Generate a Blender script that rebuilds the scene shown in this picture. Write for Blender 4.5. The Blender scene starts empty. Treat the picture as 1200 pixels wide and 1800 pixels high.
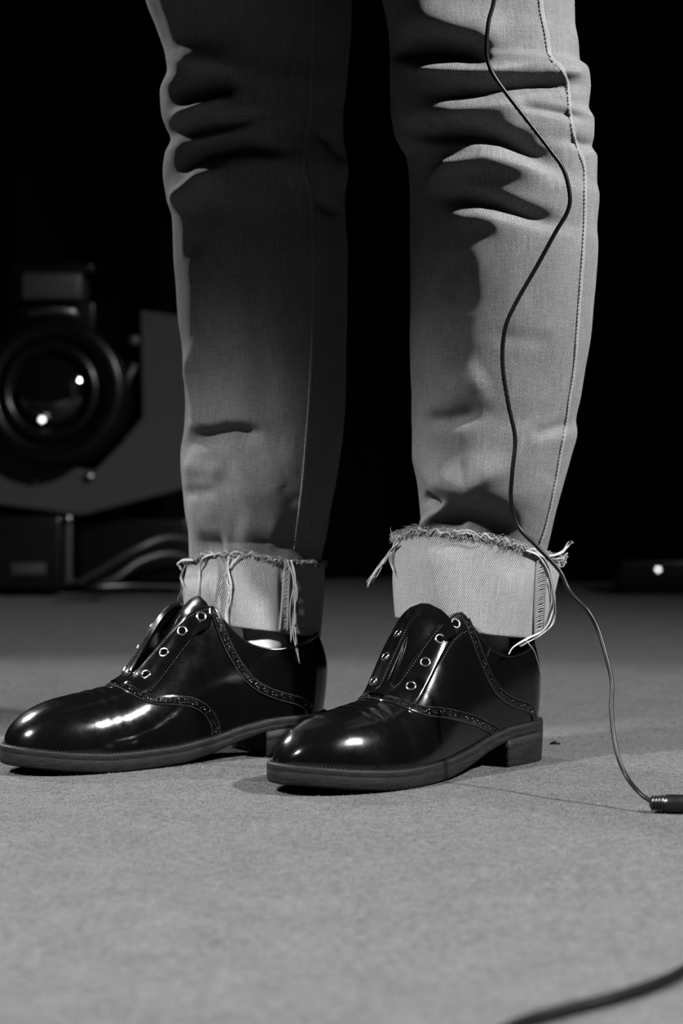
import bpy, math, random
import numpy as np
from mathutils import Vector, Matrix
random.seed(7); rng = np.random.default_rng(7)
C = bpy.context.scene.collection
scene = bpy.context.scene

# ------------------------------------------------------------------ camera
F = 4000.0; CH = 0.30; HX, HY = 600.0, 750.0       # focal length in px, camera height, horizon row
cd = bpy.data.cameras.new('camera'); cam = bpy.data.objects.new('camera', cd); C.objects.link(cam)
cam.location = (0, 0, CH); cam.rotation_euler = (math.radians(90), 0, 0)
cd.sensor_fit = 'VERTICAL'; cd.sensor_height = 36; cd.sensor_width = 24; cd.lens = F/1800*36
cd.shift_y = -150/1800
cd.clip_start = .05
cd.dof.use_dof = True; cd.dof.focus_distance = 1.93; cd.dof.aperture_fstop = 5.2
cd.dof.aperture_blades = 5; cd.dof.aperture_rotation = math.radians(12)
scene.camera = cam
scene.view_settings.view_transform = 'Standard'; scene.view_settings.look = 'None'
scene.view_settings.gamma = 1; scene.view_settings.exposure = -.12
scene.view_settings.use_curve_mapping = False

# ------------------------------------------------------------------ world and lamps
w = bpy.data.worlds.new('world'); scene.world = w; w.use_nodes = True
w.node_tree.nodes['Background'].inputs[0].default_value = (.5, .5, .5, 1)
w.node_tree.nodes['Background'].inputs[1].default_value = .001

def spot(name, loc, target, power, radius, angle=60, blend=.4):
    l = bpy.data.lights.new(name, 'SPOT'); l.energy = power; l.shadow_soft_size = radius
    l.spot_size = math.radians(angle); l.spot_blend = blend
    o = bpy.data.objects.new(name, l); C.objects.link(o); o.location = loc
    o.rotation_euler = (Vector(target)-Vector(loc)).to_track_quat('-Z', 'Y').to_euler()
    return o
spot('stage_spot_right', (2.28, .64, 2.4), (.15, 1.8, .1), 2150, .065, 68, 1)
spot('stage_spot_side', (-1.75, 3.95, 1.9), (-.10, 2.10, .35), 600, .05, 40)
spot('stage_spot_front', (-2.0, .45, 2.3), (-.47, 1.41, .0), 1600, .09, 30.5, .25)

# ------------------------------------------------------------------ helpers
def P(px, py, d): return np.array(((px-HX)*d/F, d, CH-(py-HY)*d/F))
def proj(p):
    p = np.asarray(p, float); return HX+F*p[..., 0]/p[..., 1], HY+F*(CH-p[..., 2])/p[..., 1]

def pchip(xs, ys):
    xs = np.array(xs, float); ys = np.array(ys, float)
    if xs[0] > xs[-1]: xs = xs[::-1]; ys = ys[::-1]
    h = np.diff(xs); d = np.diff(ys)/h; m = np.zeros(len(xs))
    for i in range(1, len(xs)-1):
        if d[i-1]*d[i] > 0:
            w1 = 2*h[i]+h[i-1]; w2 = h[i]+2*h[i-1]; m[i] = (w1+w2)/(w1/d[i-1]+w2/d[i])
    m[0] = d[0]; m[-1] = d[-1]
    def f(x):
        x = np.asarray(x, float); xc = np.clip(x, xs[0], xs[-1])
        i = np.clip(np.searchsorted(xs, xc, 'right')-1, 0, len(h)-1); t = (xc-xs[i])/h[i]
        return ((2*t**3-3*t**2+1)*ys[i]+(t**3-2*t**2+t)*h[i]*m[i]+(-2*t**3+3*t**2)*ys[i+1]+(t**3-t**2)*h[i]*m[i+1])
    return f

def catmull(pts, n=8):
    pts = np.array(pts, float); P_ = np.vstack([2*pts[0]-pts[1], pts, 2*pts[-1]-pts[-2]]); out = []
    for i in range(1, len(P_)-2):
        p0, p1, p2, p3 = P_[i-1:i+3]
        for t in np.arange(n)/n:
            out.append(.5*((2*p1)+(p2-p0)*t+(2*p0-5*p1+4*p2-p3)*t*t+(3*p1-p0-3*p2+p3)*t**3))
    out.append(pts[-1]); return np.array(out)

def resample(c, step):
    c = np.array(c, float); s = np.r_[0, np.cumsum(np.linalg.norm(np.diff(c, axis=0), axis=1))]
    n = max(2, int(round(s[-1]/step))+1); t = np.linspace(0, s[-1], n)
    return np.stack([np.interp(t, s, c[:, k]) for k in range(c.shape[1])], 1)

def make(name, verts, faces, mat, parent=None, smooth=True, uv=None, kind=None, label=None):
    me = bpy.data.meshes.new(name); me.from_pydata([tuple(map(float, v)) for v in verts], [], [tuple(int(i) for i in f) for f in faces])
    if smooth: me.polygons.foreach_set('use_smooth', [True]*len(me.polygons))
    if uv is not None:
        l = me.uv_layers.new(name='UVMap'); idx = np.empty(len(me.loops), int); me.loops.foreach_get('vertex_index', idx)
        l.data.foreach_set('uv', np.asarray(uv, float)[idx].ravel())
    me.update()
    if mat: me.materials.append(mat)
    o = bpy.data.objects.new(name, me); C.objects.link(o)
    if parent: o.parent = parent
    if kind: o['kind'] = kind
    if label: o['label'] = label
    return o
def tag(o, label, cat, group=None):
    o['label'] = label; o['category'] = cat
    if group: o['group'] = group
    return o
def thing(name, label, cat, loc=(0, 0, 0), group=None):
    o = bpy.data.objects.new(name, None); C.objects.link(o); o.location = loc; return tag(o, label, cat, group)

class MB:
    def __init__(s): s.v = []; s.f = []
    def add(s, v, f):
        b = len(s.v); s.v += [tuple(p) for p in v]; s.f += [tuple(i+b for i in q) for q in f]
    def box(s, lo, hi, bev=0):
        x0, y0, z0 = lo; x1, y1, z1 = hi
        if not bev:
            s.add([(x0,y0,z0),(x1,y0,z0),(x1,y1,z0),(x0,y1,z0),(x0,y0,z1),(x1,y0,z1),(x1,y1,z1),(x0,y1,z1)],
                  [(0,3,2,1),(4,5,6,7),(0,1,5,4),(1,2,6,5),(2,3,7,6),(3,0,4,7)]); return
        r = bev; n = 4; prof = []
        for cx, cy, a0 in ((x1-r, y1-r, 0), (x0+r, y1-r, 90), (x0+r, y0+r, 180), (x1-r, y0+r, 270)):
            for k in range(n+1):
                a = math.radians(a0+90*k/n); prof.append((cx, cy, math.cos(a), math.sin(a)))
        m = len(prof); rings = []
        for k in range(n+1):
            a = math.pi/2*k/n; rings.append((z0+r-r*math.cos(a), r*math.sin(a)))
        rings += [(z0+z1-z, q) for z, q in rings[::-1]]
        v = [(cx+q*ca, cy+q*sa, z) for z, q in rings for cx, cy, ca, sa in prof]; f = []
        for i in range(len(rings)-1):
            for j in range(m): f.append((i*m+j, i*m+(j+1) % m, (i+1)*m+(j+1) % m, (i+1)*m+j))
        f.append(tuple(range(m))[::-1]); f.append(tuple((len(rings)-1)*m+j for j in range(m)))
        s.add(v, f)
    def tube(s, pts, r, seg=10, cap=True):
        pts = np.array(pts, float); n = len(pts); r = np.broadcast_to(r, (n,))
        T = np.gradient(pts, axis=0); T /= np.linalg.norm(T, axis=1)[:, None]+1e-12
        a = np.array((0, 0, 1.)) if abs(T[0][2]) < .9 else np.array((1., 0, 0)); N = np.cross(T[0], a); N /= np.linalg.norm(N)
        v = []
        for i in range(n):
            N = N-T[i]*N.dot(T[i]); N /= np.linalg.norm(N)+1e-12; B = np.cross(T[i], N)
            for k in range(seg):
                th = 2*math.pi*k/seg; v.append(pts[i]+r[i]*(N*math.cos(th)+B*math.sin(th)))
        f = [(i*seg+k, i*seg+(k+1) % seg, (i+1)*seg+(k+1) % seg, (i+1)*seg+k) for i in range(n-1) for k in range(seg)]
        if cap: f.append(tuple(range(seg))[::-1]); f.append(tuple((n-1)*seg+k for k in range(seg)))
        s.add(v, f)
    def lathe(s, c, ax, prof, seg=32, up=None):
        """prof: list of (distance along axis, radius)"""
        c = np.array(c, float); ax = np.array(ax, float); ax /= np.linalg.norm(ax)
        u = np.cross(ax, (0, 0, 1.) if abs(ax[2]) < .9 else (1., 0, 0)); u /= np.linalg.norm(u); q = np.cross(ax, u)
        v = [c+ax*h+r*(u*math.cos(2*math.pi*k/seg)+q*math.sin(2*math.pi*k/seg)) for h, r in prof for k in range(seg)]
        f = [(i*seg+k, i*seg+(k+1) % seg, (i+1)*seg+(k+1) % seg, (i+1)*seg+k) for i in range(len(prof)-1) for k in range(seg)]
        if prof[0][1] > 1e-6: f.append(tuple(range(seg))[::-1])
        if prof[-1][1] > 1e-6: f.append(tuple((len(prof)-1)*seg+k for k in range(seg)))
        s.add(v, f)
    def ring(s, c, nrm, R, r, seg=24, sec=8, sq=1.0):
        c = np.array(c); nrm = np.array(nrm)/np.linalg.norm(nrm)
        u = np.cross(nrm, (0, 0, 1.) if abs(nrm[2]) < .9 else (1., 0, 0)); u /= np.linalg.norm(u); q = np.cross(nrm, u); v = []
        for i in range(seg):
            d = u*math.cos(2*math.pi*i/seg)+q*math.sin(2*math.pi*i/seg)
            for k in range(sec):
                b = 2*math.pi*k/sec; v.append(c+d*(R+r*math.cos(b))+nrm*r*sq*math.sin(b))
        s.add(v, [(i*sec+k, ((i+1) % seg)*sec+k, ((i+1) % seg)*sec+(k+1) % sec, i*sec+(k+1) % sec) for i in range(seg) for k in range(sec)])
    def disc(s, c, nrm, R, seg=16):
        c = np.array(c); nrm = np.array(nrm)/np.linalg.norm(nrm)
        u = np.cross(nrm, (0, 0, 1.) if abs(nrm[2]) < .9 else (1., 0, 0)); u /= np.linalg.norm(u); q = np.cross(nrm, u)
        s.add([c+R*(u*math.cos(2*math.pi*i/seg)+q*math.sin(2*math.pi*i/seg)) for i in range(seg)], [tuple(range(seg))])
    def build(s, name, mat, parent=None, **k): return make(name, s.v, s.f, mat, parent, **k)

# ------------------------------------------------------------------ materials
def mat(name, base=.1, rough=.5, metal=0, spec=.5, coat=0, coat_r=.05, emit=0):
    m = bpy.data.materials.new(name); m.use_nodes = True; b = m.node_tree.nodes['Principled BSDF']
    b.inputs['Base Color'].default_value = (base, base, base, 1); b.inputs['Roughness'].default_value = rough
    b.inputs['Metallic'].default_value = metal; b.inputs['Specular IOR Level'].default_value = spec
    b.inputs['Coat Weight'].default_value = coat; b.inputs['Coat Roughness'].default_value = coat_r
    if emit: b.inputs['Emission Color'].default_value = (1, 1, 1, 1); b.inputs['Emission Strength'].default_value = emit
    return m
class NT:
    def __init__(s, m): s.t = m.node_tree; s.b = s.t.nodes['Principled BSDF']
    def n(s, typ, ins=None, **k):
        o = s.t.nodes.new(typ)
        for a, v in k.items(): setattr(o, a, v)
        for a, v in (ins or {}).items():
            if hasattr(v, 'is_output') or isinstance(v, bpy.types.NodeSocket): s.t.links.new(v, o.inputs[a])
            else: o.inputs[a].default_value = v
        return o
    def math(s, op, a, b=0., c=0.): 
        o = s.n('ShaderNodeMath', {0: a, 1: b, 2: c}, operation=op); return o.outputs[0]
    def coord(s, which='Object', scale=(1, 1, 1), rot=(0, 0, 0)):
        c = s.n('ShaderNodeTexCoord'); m = s.n('ShaderNodeMapping', {'Scale': scale, 'Rotation': rot}); s.t.links.new(c.outputs[which], m.inputs[0]); return m.outputs[0]
    def noise(s, vec, scale, detail=3, rough=.5): return s.n('ShaderNodeTexNoise', {'Vector': vec, 'Scale': scale, 'Detail': detail, 'Roughness': rough}).outputs[0]
    def ramp(s, v, lo, hi, a, b):
        return s.n('ShaderNodeMapRange', {0: v, 1: lo, 2: hi, 3: a, 4: b}).outputs[0]
    def color(s, v):
        c = s.n('ShaderNodeCombineColor', {0: v, 1: v, 2: v}); s.t.links.new(c.outputs[0], s.b.inputs['Base Color'])
    def bump(s, h, strength, dist, prev=None):
        o = s.n('ShaderNodeBump', {'Height': h, 'Strength': strength, 'Distance': dist})
        if prev is not None: s.t.links.new(prev, o.inputs['Normal'])
        s.t.links.new(o.outputs[0], s.b.inputs['Normal']); return o.outputs[0]

def denim(name, base, twill_scale, contrast, ang, bumpd, fade, wt=.5, ws=2.1):
    m = mat(name, base, .9, spec=.15); n = NT(m)
    uv = n.coord('UV')
    jit = n.noise(uv, 400, 2, .6)
    tw = n.n('ShaderNodeTexWave', {'Vector': n.coord('UV', rot=(0, 0, math.radians(ang))), 'Scale': twill_scale, 'Distortion': 1.2, 'Detail': 2, 'Detail Scale': 3.0}, wave_type='BANDS', bands_direction='X').outputs[1]
    warp = n.noise(n.coord('UV', scale=(1, .045, 1)), 900, 3, .7)        # vertical yarn streaks
    weft = n.noise(n.coord('UV', scale=(.08, 1, 1)), 800, 2, .6)
    spk = n.noise(uv, 950, 2, .75)
    big = n.noise(uv, 26, 4, .6)
    v = n.math('ADD', n.math('MULTIPLY', n.math('SUBTRACT', tw, .5), wt), n.math('MULTIPLY', n.math('SUBTRACT', warp, .5), 1.3))
    v = n.math('ADD', v, n.math('MULTIPLY', n.math('SUBTRACT', weft, .5), .7))
    v = n.math('ADD', v, n.math('MULTIPLY', n.math('SUBTRACT', spk, .5), ws))
    v = n.math('MULTIPLY', v, contrast)
    v = n.math('ADD', v, n.math('MULTIPLY', n.math('SUBTRACT', big, .5), fade))
    v = n.math('MULTIPLY', n.math('ADD', v, 1.0), base)
    n.color(n.n('ShaderNodeClamp', {0: v, 1: .01, 2: .9}).outputs[0])
    h = n.math('ADD', n.math('MULTIPLY', tw, 1.0), n.math('MULTIPLY', spk, .9))
    n.bump(h, .8, bumpd)
    n.b.inputs['Sheen Weight'].default_value = .03; n.b.inputs['Sheen Roughness'].default_value = .5
    return m
M = {}
M['denim'] = denim('pale_washed_denim', .11, 260, .9, -30, .0005, .5, .7, 2.1)
M['cuff'] = denim('denim_reverse', .155, 190, .7, 28, .0005, .16, 1.3, .9)
M['seam'] = denim('seam_denim', .13, 210, .4, 0, .0003, .2)
M['thread'] = mat('cotton_thread', .24, .9, spec=.1)
M['fray'] = mat('frayed_cotton', .15, .95, spec=.05)
M['topstitch'] = mat('top_stitch_thread', .13, .8, spec=.1)
def leather():
    m = mat('polished_black_leather', .0012, .16, spec=.06, coat=.75, coat_r=.06); n = NT(m)
    oc = n.coord('Object'); a = n.noise(oc, 35, 4, .6); g = n.noise(oc, 900, 2, .5); s = n.noise(oc, 140, 3, .6)
    n.t.links.new(n.ramp(n.math('ADD', n.math('MULTIPLY', a, .7), n.math('MULTIPLY', s, .3)), .35, .7, .10, .22), n.b.inputs['Roughness'])
    n.t.links.new(n.ramp(a, .35, .7, .09, .18), n.b.inputs['Coat Roughness'])
    b = n.bump(s, .2, .00018); b = n.bump(g, .1, .0001, b); n.t.links.new(b, n.b.inputs['Coat Normal'])
    return m
M['leather'] = leather()
M['leather_dull'] = mat('dark_lining', .012, .6)
M['pit'] = mat('punched_hole', .001, .9, spec=0)
M['shoe_thread'] = mat('waxed_black_thread', .010, .35)
def solemat():
    m = mat('sole_edge', .035, .6, spec=.12); n = NT(m)
    a = n.noise(n.coord('Object', scale=(1, 1, 9)), 60, 5, .65); b = n.noise(n.coord('Object'), 500, 3, .7)
    n.color(n.ramp(n.math('ADD', n.math('MULTIPLY', a, .6), n.math('MULTIPLY', b, .4)), .35, .65, .002, .010))
    n.bump(b, .5, .0004); return m
M['sole'] = solemat()
M['eyelet'] = mat('nickel_eyelet', .85, .16, metal=1)
M['skin'] = mat('sock_or_skin', .27, .6, spec=.3)
M['rubber'] = mat('cable_rubber', .002, .36, spec=.14)
M['plug'] = mat('black_plastic', .003, .3, spec=.4)
def carpet():
    m = mat('grey_carpet', .3, .95, spec=.05); n = NT(m)
    c = n.coord('Object'); a = n.noise(c, 420, 3, .7); b = n.noise(c, 130, 3, .6); d = n.noise(c, 22, 3, .55); e = n.noise(n.coord('Object', scale=(.5, 1, 1), rot=(0, 0, .3)), 900, 2, .7)
    v = n.math('ADD', n.math('MULTIPLY', a, .45), n.math('MULTIPLY', b, .25)); v = n.math('ADD', v, n.math('MULTIPLY', e, .2)); v = n.math('ADD', v, n.math('MULTIPLY', d, .1))
    n.color(n.ramp(v, .36, .64, .014, .092))
    h = n.math('ADD', n.math('MULTIPLY', a, .6), n.math('MULTIPLY', b, .6)); n.bump(h, .9, .003)
    return m
M['carpet'] = carpet()
M['fibre'] = mat('carpet_fibre', .075, .95, spec=.05)
M['curtain'] = mat('black_velvet', .006, 1, spec=0)
M['wall'] = mat('black_wall', .005, 1, spec=0)
M['housing'] = mat('black_painted_metal', .0015, .3, spec=.3)
M['bracket'] = mat('grey_painted_steel', .016, .5)
M['lensglass'] = mat('lamp_lens', .003, .05, spec=.6, coat=1)
M['chrome'] = mat('worn_metal', .15, .35, metal=1)
M['led'] = mat('lit_indicator', .8, .4, emit=3.4)
M['label'] = mat('grey_plate', .012, .5)

# ------------------------------------------------------------------ floor, walls
def quad(name, pts, m, kind): return make(name, pts, [(0, 1, 2, 3)], m, smooth=False, kind=kind)
floor = quad('floor', [(-4, -2, 0), (4, -2, 0), (4, 6.2, 0), (-4, 6.2, 0)], M['carpet'], 'structure')
quad('wall_back', [(-4, 6.2, 0), (4, 6.2, 0), (4, 6.2, 3.6), (-4, 6.2, 3.6)], M['wall'], 'structure')
# short carpet pile where the lens is sharp
n = 26000; v = []; f = []
d = 1.45+rng.random(n)*1.1; px = rng.uniform(-40, 1240, n); X = (px-HX)*d/F; A = rng.random(n)*2*math.pi; Ln = rng.uniform(.002, .0045, n)
for i in range(n):
    ca, sa = math.cos(A[i]), math.sin(A[i]); wd = .00025; l = Ln[i]; hh = rng.uniform(.0004, .0016)
    p0 = np.array((X[i], d[i], -.0003)); p1 = p0+(ca*l*.5, sa*l*.5, hh); p2 = p0+(ca*l+sa*l*.2, sa*l-ca*l*.2, hh*.2); s_ = np.array((-sa*wd, ca*wd, 0)); b = len(v)
    v += [p0-s_, p0+s_, p1-s_, p1+s_, p2]; f += [(b, b+1, b+3, b+2), (b+2, b+3, b+4)]
pile = make('carpet_pile', v, f, M['fibre'], floor, smooth=False, kind='stuff')
# curtain
nx, nz = 900, 2; xs = np.linspace(-3.6, 3.6, nx); v = []; f = []
cy = 4.45+.05*np.sin(xs*19+1.5*np.sin(xs*3))+.02*np.sin(xs*47+2)
for z in (.012, 3.3):
    for i in range(nx): v.append((xs[i], cy[i]+(0 if z < 1 else .0), z))
for i in range(nx-1): f.append((i, i+1, nx+i+1, nx+i))
cur = make('stage_curtain', v, f, M['curtain']); tag(cur, 'black pleated stage curtain hanging across the back', 'curtain')
md = cur.modifiers.new('t', 'SOLIDIFY'); md.thickness = .004

# ------------------------------------------------------------------ jeans
def seg_fold(px, py, poly, amp, wu, wd, ends=1.0):
    """amp at the polyline (px coordinates of the front), falling off with wu above and wd below"""
    poly = np.array(poly, float); best = np.full(px.shape, 1e9); sg = np.zeros(px.shape); tt = np.zeros(px.shape)
    L = np.r_[0, np.cumsum(np.linalg.norm(np.diff(poly[:, :2], axis=0), axis=1))]
    for i in range(len(poly)-1):
        a = poly[i, :2]; b = poly[i+1, :2]; ab = b-a; t = ((px-a[0])*ab[0]+(py-a[1])*ab[1])/(ab@ab); t = np.clip(t, 0, 1)
        qx = a[0]+t*ab[0]; qy = a[1]+t*ab[1]; dd = np.hypot(px-qx, py-qy); m_ = dd < best
        cr = ab[0]*(py-a[1])-ab[1]*(px-a[0]); cr = cr*np.sign(ab[0]+1e-9)
        best = np.where(m_, dd, best); sg = np.where(m_, cr, sg); tt = np.where(m_, (L[i]+t*(L[i+1]-L[i]))/L[-1], tt)
    wdt = np.where(sg > 0, wd, wu); fall = np.exp(-(best/wdt)**2)
    tap = np.clip(np.minimum(tt, 1-tt)/.3, 0, 1); tap = .12+.88*tap*tap*(3-2*tap)
    return amp*fall*tap

class Leg:
    def __init__(s, tab, D, ry, folds, seed):
        t = np.array(tab, float); s.L = pchip(t[:, 0], t[:, 1]); s.R = pchip(t[:, 0], t[:, 2]); s.D = pchip(*zip(*D)); s.ry = ry; s.folds = folds
        r = np.random.default_rng(seed); s.ns = [(r.normal(0, 1, 2)*k, r.random()*6.28, .55/k**.9) for k in (14, 14, 22, 22, 35, 35, 55, 55, 80)]
    def base(s, a, py):
        Dc = s.D(py); l = s.L(py); r = s.R(py); cx = ((l+r)/2-HX)*Dc/F; rx = (r-l)/2*Dc/F; z = CH-(py-HY)*Dc/F
        return np.stack([cx+rx*np.sin(a), Dc-rx*(s.ry-.24*np.clip((py-860)/90, 0, 1)**1.5)*np.cos(a), z+0*a], -1), rx
    def pos(s, a, py, off=0):
        a = np.asarray(a, float); py = np.asarray(py, float); b, rx = s.base(a, py)
        qx, qy = proj(b); dsp = np.zeros(a.shape)
        for fo in s.folds: dsp = dsp+seg_fold(qx, qy, *fo)
        edge = np.clip(np.abs(np.cos(a))*2.2, 0, 1)**.8; dsp = dsp*edge*.00145
        for k, ph, am in s.ns: dsp = dsp+am*.008*np.sin(k[0]*1.4*np.sin(a)*rx*2.+k[0]*np.cos(a)*rx+k[1]*1.3*b[..., 2]+ph)*edge
        dsp = dsp+off
        return b+dsp[..., None]*np.stack([np.sin(a), -np.cos(a), 0*a], -1)
    def pick(s, px, py, off=0, it=8):
        px = np.asarray(px, float); py = np.asarray(py, float); gy = py.copy(); l, r = s.L(py), s.R(py); gs = np.clip((px-(l+r)/2)/((r-l)/2), -.995, .995)
        for _ in range(it):
            p = s.pos(np.arcsin(gs), gy, off); qx, qy = proj(p); gy = gy+(py-qy)*.8; gs = np.clip(gs+(px-qx)/((s.R(gy)-s.L(gy))/2)*.8, -.998, .998)
        return s.pos(np.arcsin(gs), gy, off), np.arcsin(gs), gy

left_tab = [(-560, 200, 640), (-300, 215, 640), (-120, 238, 628), (0, 256, 618), (50, 275, 617), (100, 291, 613), (122, 294, 611), (160, 281, 608), (200, 284, 603), (225, 292, 603), (245, 300, 604), (270, 290, 608), (300, 286, 612), (350, 293, 606), (385, 303, 607), (450, 305, 611), (500, 309, 610), (560, 313, 610), (610, 320, 608), (700, 326, 607), (750, 324, 604), (800, 317, 598), (850, 320, 590), (900, 325, 580), (940, 331, 574), (975, 332, 566), (1090, 340, 552)]
right_tab = [(-560, 640, 1030), (-300, 645, 1010), (-120, 655, 1005), (0, 672, 1009), (40, 680, 1010), (75, 684, 1016), (108, 685, 1019), (122, 685, 1034), (150, 685, 1038), (190, 686, 1034), (212, 688, 1044), (240, 694, 1043), (258, 703, 1040), (278, 714, 1049), (320, 719, 1048), (345, 720, 1052), (400, 720, 1048), (430, 720, 1050), (500, 721, 1046), (530, 721, 1043), (590, 720, 1038), (650, 721, 1028), (700, 723, 1020), (740, 723, 1012), (758, 724, 1014), (800, 724, 1004), (850, 733, 990), (900, 738, 976), (945, 742, 966), (1090, 750, 930)]
# (polyline, amplitude mm, width above, width below)
left_folds = [
 ([(288, 160), (330, 162), (380, 152), (425, 140)], -13, 26, 20),
 ([(300, 110), (350, 105), (420, 118)], 7, 26, 16),
 ([(296, 212), (320, 200), (350, 188), (410, 163)], 7, 12, 10),
 ([(312, 226), (350, 222), (410, 212), (460, 200)], -7, 12, 13),
 ([(318, 250), (360, 246), (420, 228)], 4, 10, 9),
 ([(290, 318), (310, 298), (350, 268), (430, 255), (520, 262)], -10, 22, 14),
 ([(296, 372), (316, 342), (350, 312), (410, 292)], 6, 12, 26),
 ([(318, 428), (362, 432)], -2.0, 24, 26),
 ([(340, 568), (350, 570)], -1.5, 16, 16),
 ([(345, 590), (335, 660), (346, 710), (350, 740), (325, 765)], 4.5, 14, 12),
 ([(314, 796), (345, 770), (400, 757), (470, 762)], -8, 12, 17),
 ([(400, 782), (520, 790)], -2.5, 30, 30),
 ([(315, 815), (400, 832)], 3, 16, 18),
 ([(312, 868), (385, 862)], -2.6, 12, 12),
 ([(372, 925), (360, 830)], 2, 14, 14),
 ([(330, 962), (400, 968)], -8, 24, 30),
 ([(410, 930), (500, 945)], 3, 30, 30),
 ([(560, 230), (590, 255), (612, 290)], -4, 10, 10),
 ([(555, 345), (600, 380)], -3, 12, 12),
 ([(528, 890), (490, 850)], -1, 14, 14),
]
right_folds = [
 ([(672, 88), (740, 92), (800, 94), (850, 102), (872, 106)], -15, 26, 13),
 ([(700, 15), (800, 45), (900, 75)], 7, 40, 26),
 ([(715, 122), (790, 124), (870, 124), (930, 118)], 5, 9, 11),
 ([(750, 163), (800, 164), (850, 160), (900, 150), (960, 147), (1030, 149)], -12, 17, 12),
 ([(745, 196), (800, 196), (870, 188), (930, 176)], 6, 16, 20),
 ([(690, 225), (760, 232), (830, 232), (880, 243), (930, 265), (990, 298)], -12, 18, 16),
 ([(745, 330), (790, 290), (850, 277), (920, 296), (980, 318)], 7, 13, 24),
 ([(755, 345), (810, 347), (870, 358), (930, 378), (1000, 398)], -8, 15, 14),
 ([(780, 382), (840, 380), (900, 395)], 4, 12, 20),
 ([(905, 185), (960, 192), (1000, 200), (1040, 212)], -4, 9, 8),
 ([(1000, 245), (1045, 262)], -3, 8, 8),
 ([(960, 125), (1030, 128)], 3, 10, 10),
 ([(790, 440), (800, 560)], -4, 26, 26),
 ([(735, 740), (785, 737), (850, 724)], -4, 15, 15),
 ([(860, 590), (980, 600)], -1.2, 16, 16),
 ([(930, 765), (1012, 745)], -2.6, 12, 12),
 ([(780, 700), (860, 660)], 2.5, 30, 30),
 ([(738, 812), (775, 850), (820, 862), (900, 810)], 6, 34, 20),
 ([(742, 868), (775, 895)], -6, 9, 9),
 ([(755, 935), (810, 908), (860, 915), (920, 940)], -9, 24, 34),
 ([(715, 930), (745, 920), (792, 880)], 4, 8, 10),
 ([(925, 905), (968, 830)], 1, 25, 25),
]
legL = Leg(left_tab, [(-560, 2.12), (0, 2.135), (400, 2.142), (1100, 2.13)], .90, left_folds, 3)
legR = Leg(right_tab, [(-560, 2.01), (0, 1.985), (400, 1.995), (800, 2.035), (1100, 2.05)], .90, right_folds, 5)

def leg_mesh(leg, na=240):
    rows = np.r_[np.arange(-560, -20, 20), np.arange(-20, 1062, 2.5)]; aa = np.linspace(-math.pi, math.pi, na+1)
    A, Y = np.meshgrid(aa, rows); p = leg.pos(A, Y); p[:, -1] = p[:, 0]
    uv = np.stack([A*.085, -(Y-HY)*2.03/F], -1)
    nr = len(rows); v = p.reshape(-1, 3); uv = uv.reshape(-1, 2); w_ = na+1; f = []
    i, j = np.meshgrid(np.arange(nr-1), np.arange(na), indexing='ij'); i = i.ravel(); j = j.ravel()
    f = np.stack([i*w_+j, (i+1)*w_+j, (i+1)*w_+j+1, i*w_+j+1], 1)
    return v, f, uv
vl, fl, ul = leg_mesh(legL); vr, fr, ur = leg_mesh(legR)
# hips and seat above the frame: elliptical rings joining both legs
hv = []; hf = []; hu = []; nseg = 96; zz = np.linspace(.80, 1.02, 14)
for i, z in enumerate(zz):
    t = i/13; rx = .215-.035*t; ry = .125+.0*t; cx = .045
    for k in range(nseg):
        a = 2*math.pi*k/nseg; hv.append((cx+rx*math.cos(a)*(1-.0*t), 2.07+ry*math.sin(a), z)); hu.append((a*.16, z))
for i in range(13):
    for k in range(nseg): hf.append((i*nseg+k, i*nseg+(k+1) % nseg, (i+1)*nseg+(k+1) % nseg, (i+1)*nseg+k))
hf.append(tuple(range(nseg))[::-1])
allv = list(map(tuple, vl))+list(map(tuple, vr))+hv; o2 = len(vl); o3 = o2+len(vr)
allf = [tuple(q) for q in fl]+[tuple(q+o2) for q in fr]+[tuple(i+o3 for i in q) for q in hf]
alluv = np.vstack([ul, ur, np.array(hu)])

# body inside the clothes: one skinned figure (legs, feet, hips)
def skin_figure(name, verts, edges, radii, root, m):
    me = bpy.data.meshes.new(name); me.from_pydata(verts, edges, []); o = bpy.data.objects.new(name, me); C.objects.link(o); me.materials.append(m)
    md = o.modifiers.new('skin', 'SKIN'); md.use_smooth_shade = True
    for i, r in enumerate(radii): me.skin_vertices[0].data[i].radius = (r, r)
    me.skin_vertices[0].data[root].use_root = True
    s = o.modifiers.new('sub', 'SUBSURF'); s.levels = s.render_levels = 2
    return o
HR = np.array((.167, 2.080)); FR = np.array((-.676, -.737)); FR = FR/np.linalg.norm(FR)
HL = np.array((-.021, 2.125)); FL = np.array((-.87, -.493)); FL = FL/np.linalg.norm(FL)
def shoe_pt(Hh, Ff, x, z): return (Hh[0]+Ff[0]*x, Hh[1]+Ff[1]*x, z)
bv = [(.045, 2.07, .90), (-.04, 2.075, .86), (.13, 2.06, .86), (-.076, 2.142, .52), (.138, 1.995, .52)]
bv += [(-.083, 2.134, .17), (.118, 2.060, .17), shoe_pt(HL, FL, .050, .085), shoe_pt(HR, FR, .050, .085), shoe_pt(HL, FL, .15, .050), shoe_pt(HR, FR, .15, .050), shoe_pt(HL, FL, .23, .036), shoe_pt(HR, FR, .23, .036)]
person = skin_figure('person', bv, [(0, 1), (0, 2), (1, 3), (2, 4), (3, 5), (4, 6), (5, 7), (6, 8), (7, 9), (8, 10), (9, 11), (10, 12)],
    [.06, .05, .05, .036, .036, .023, .023, .026, .026, .024, .024, .012, .012], 0, M['skin'])
tag(person, 'person in cuffed faded jeans and black laceless brogues, standing on the carpet', 'person')
jeans = make('jeans', allv, allf, M['denim'], person, uv=alluv)

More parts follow.
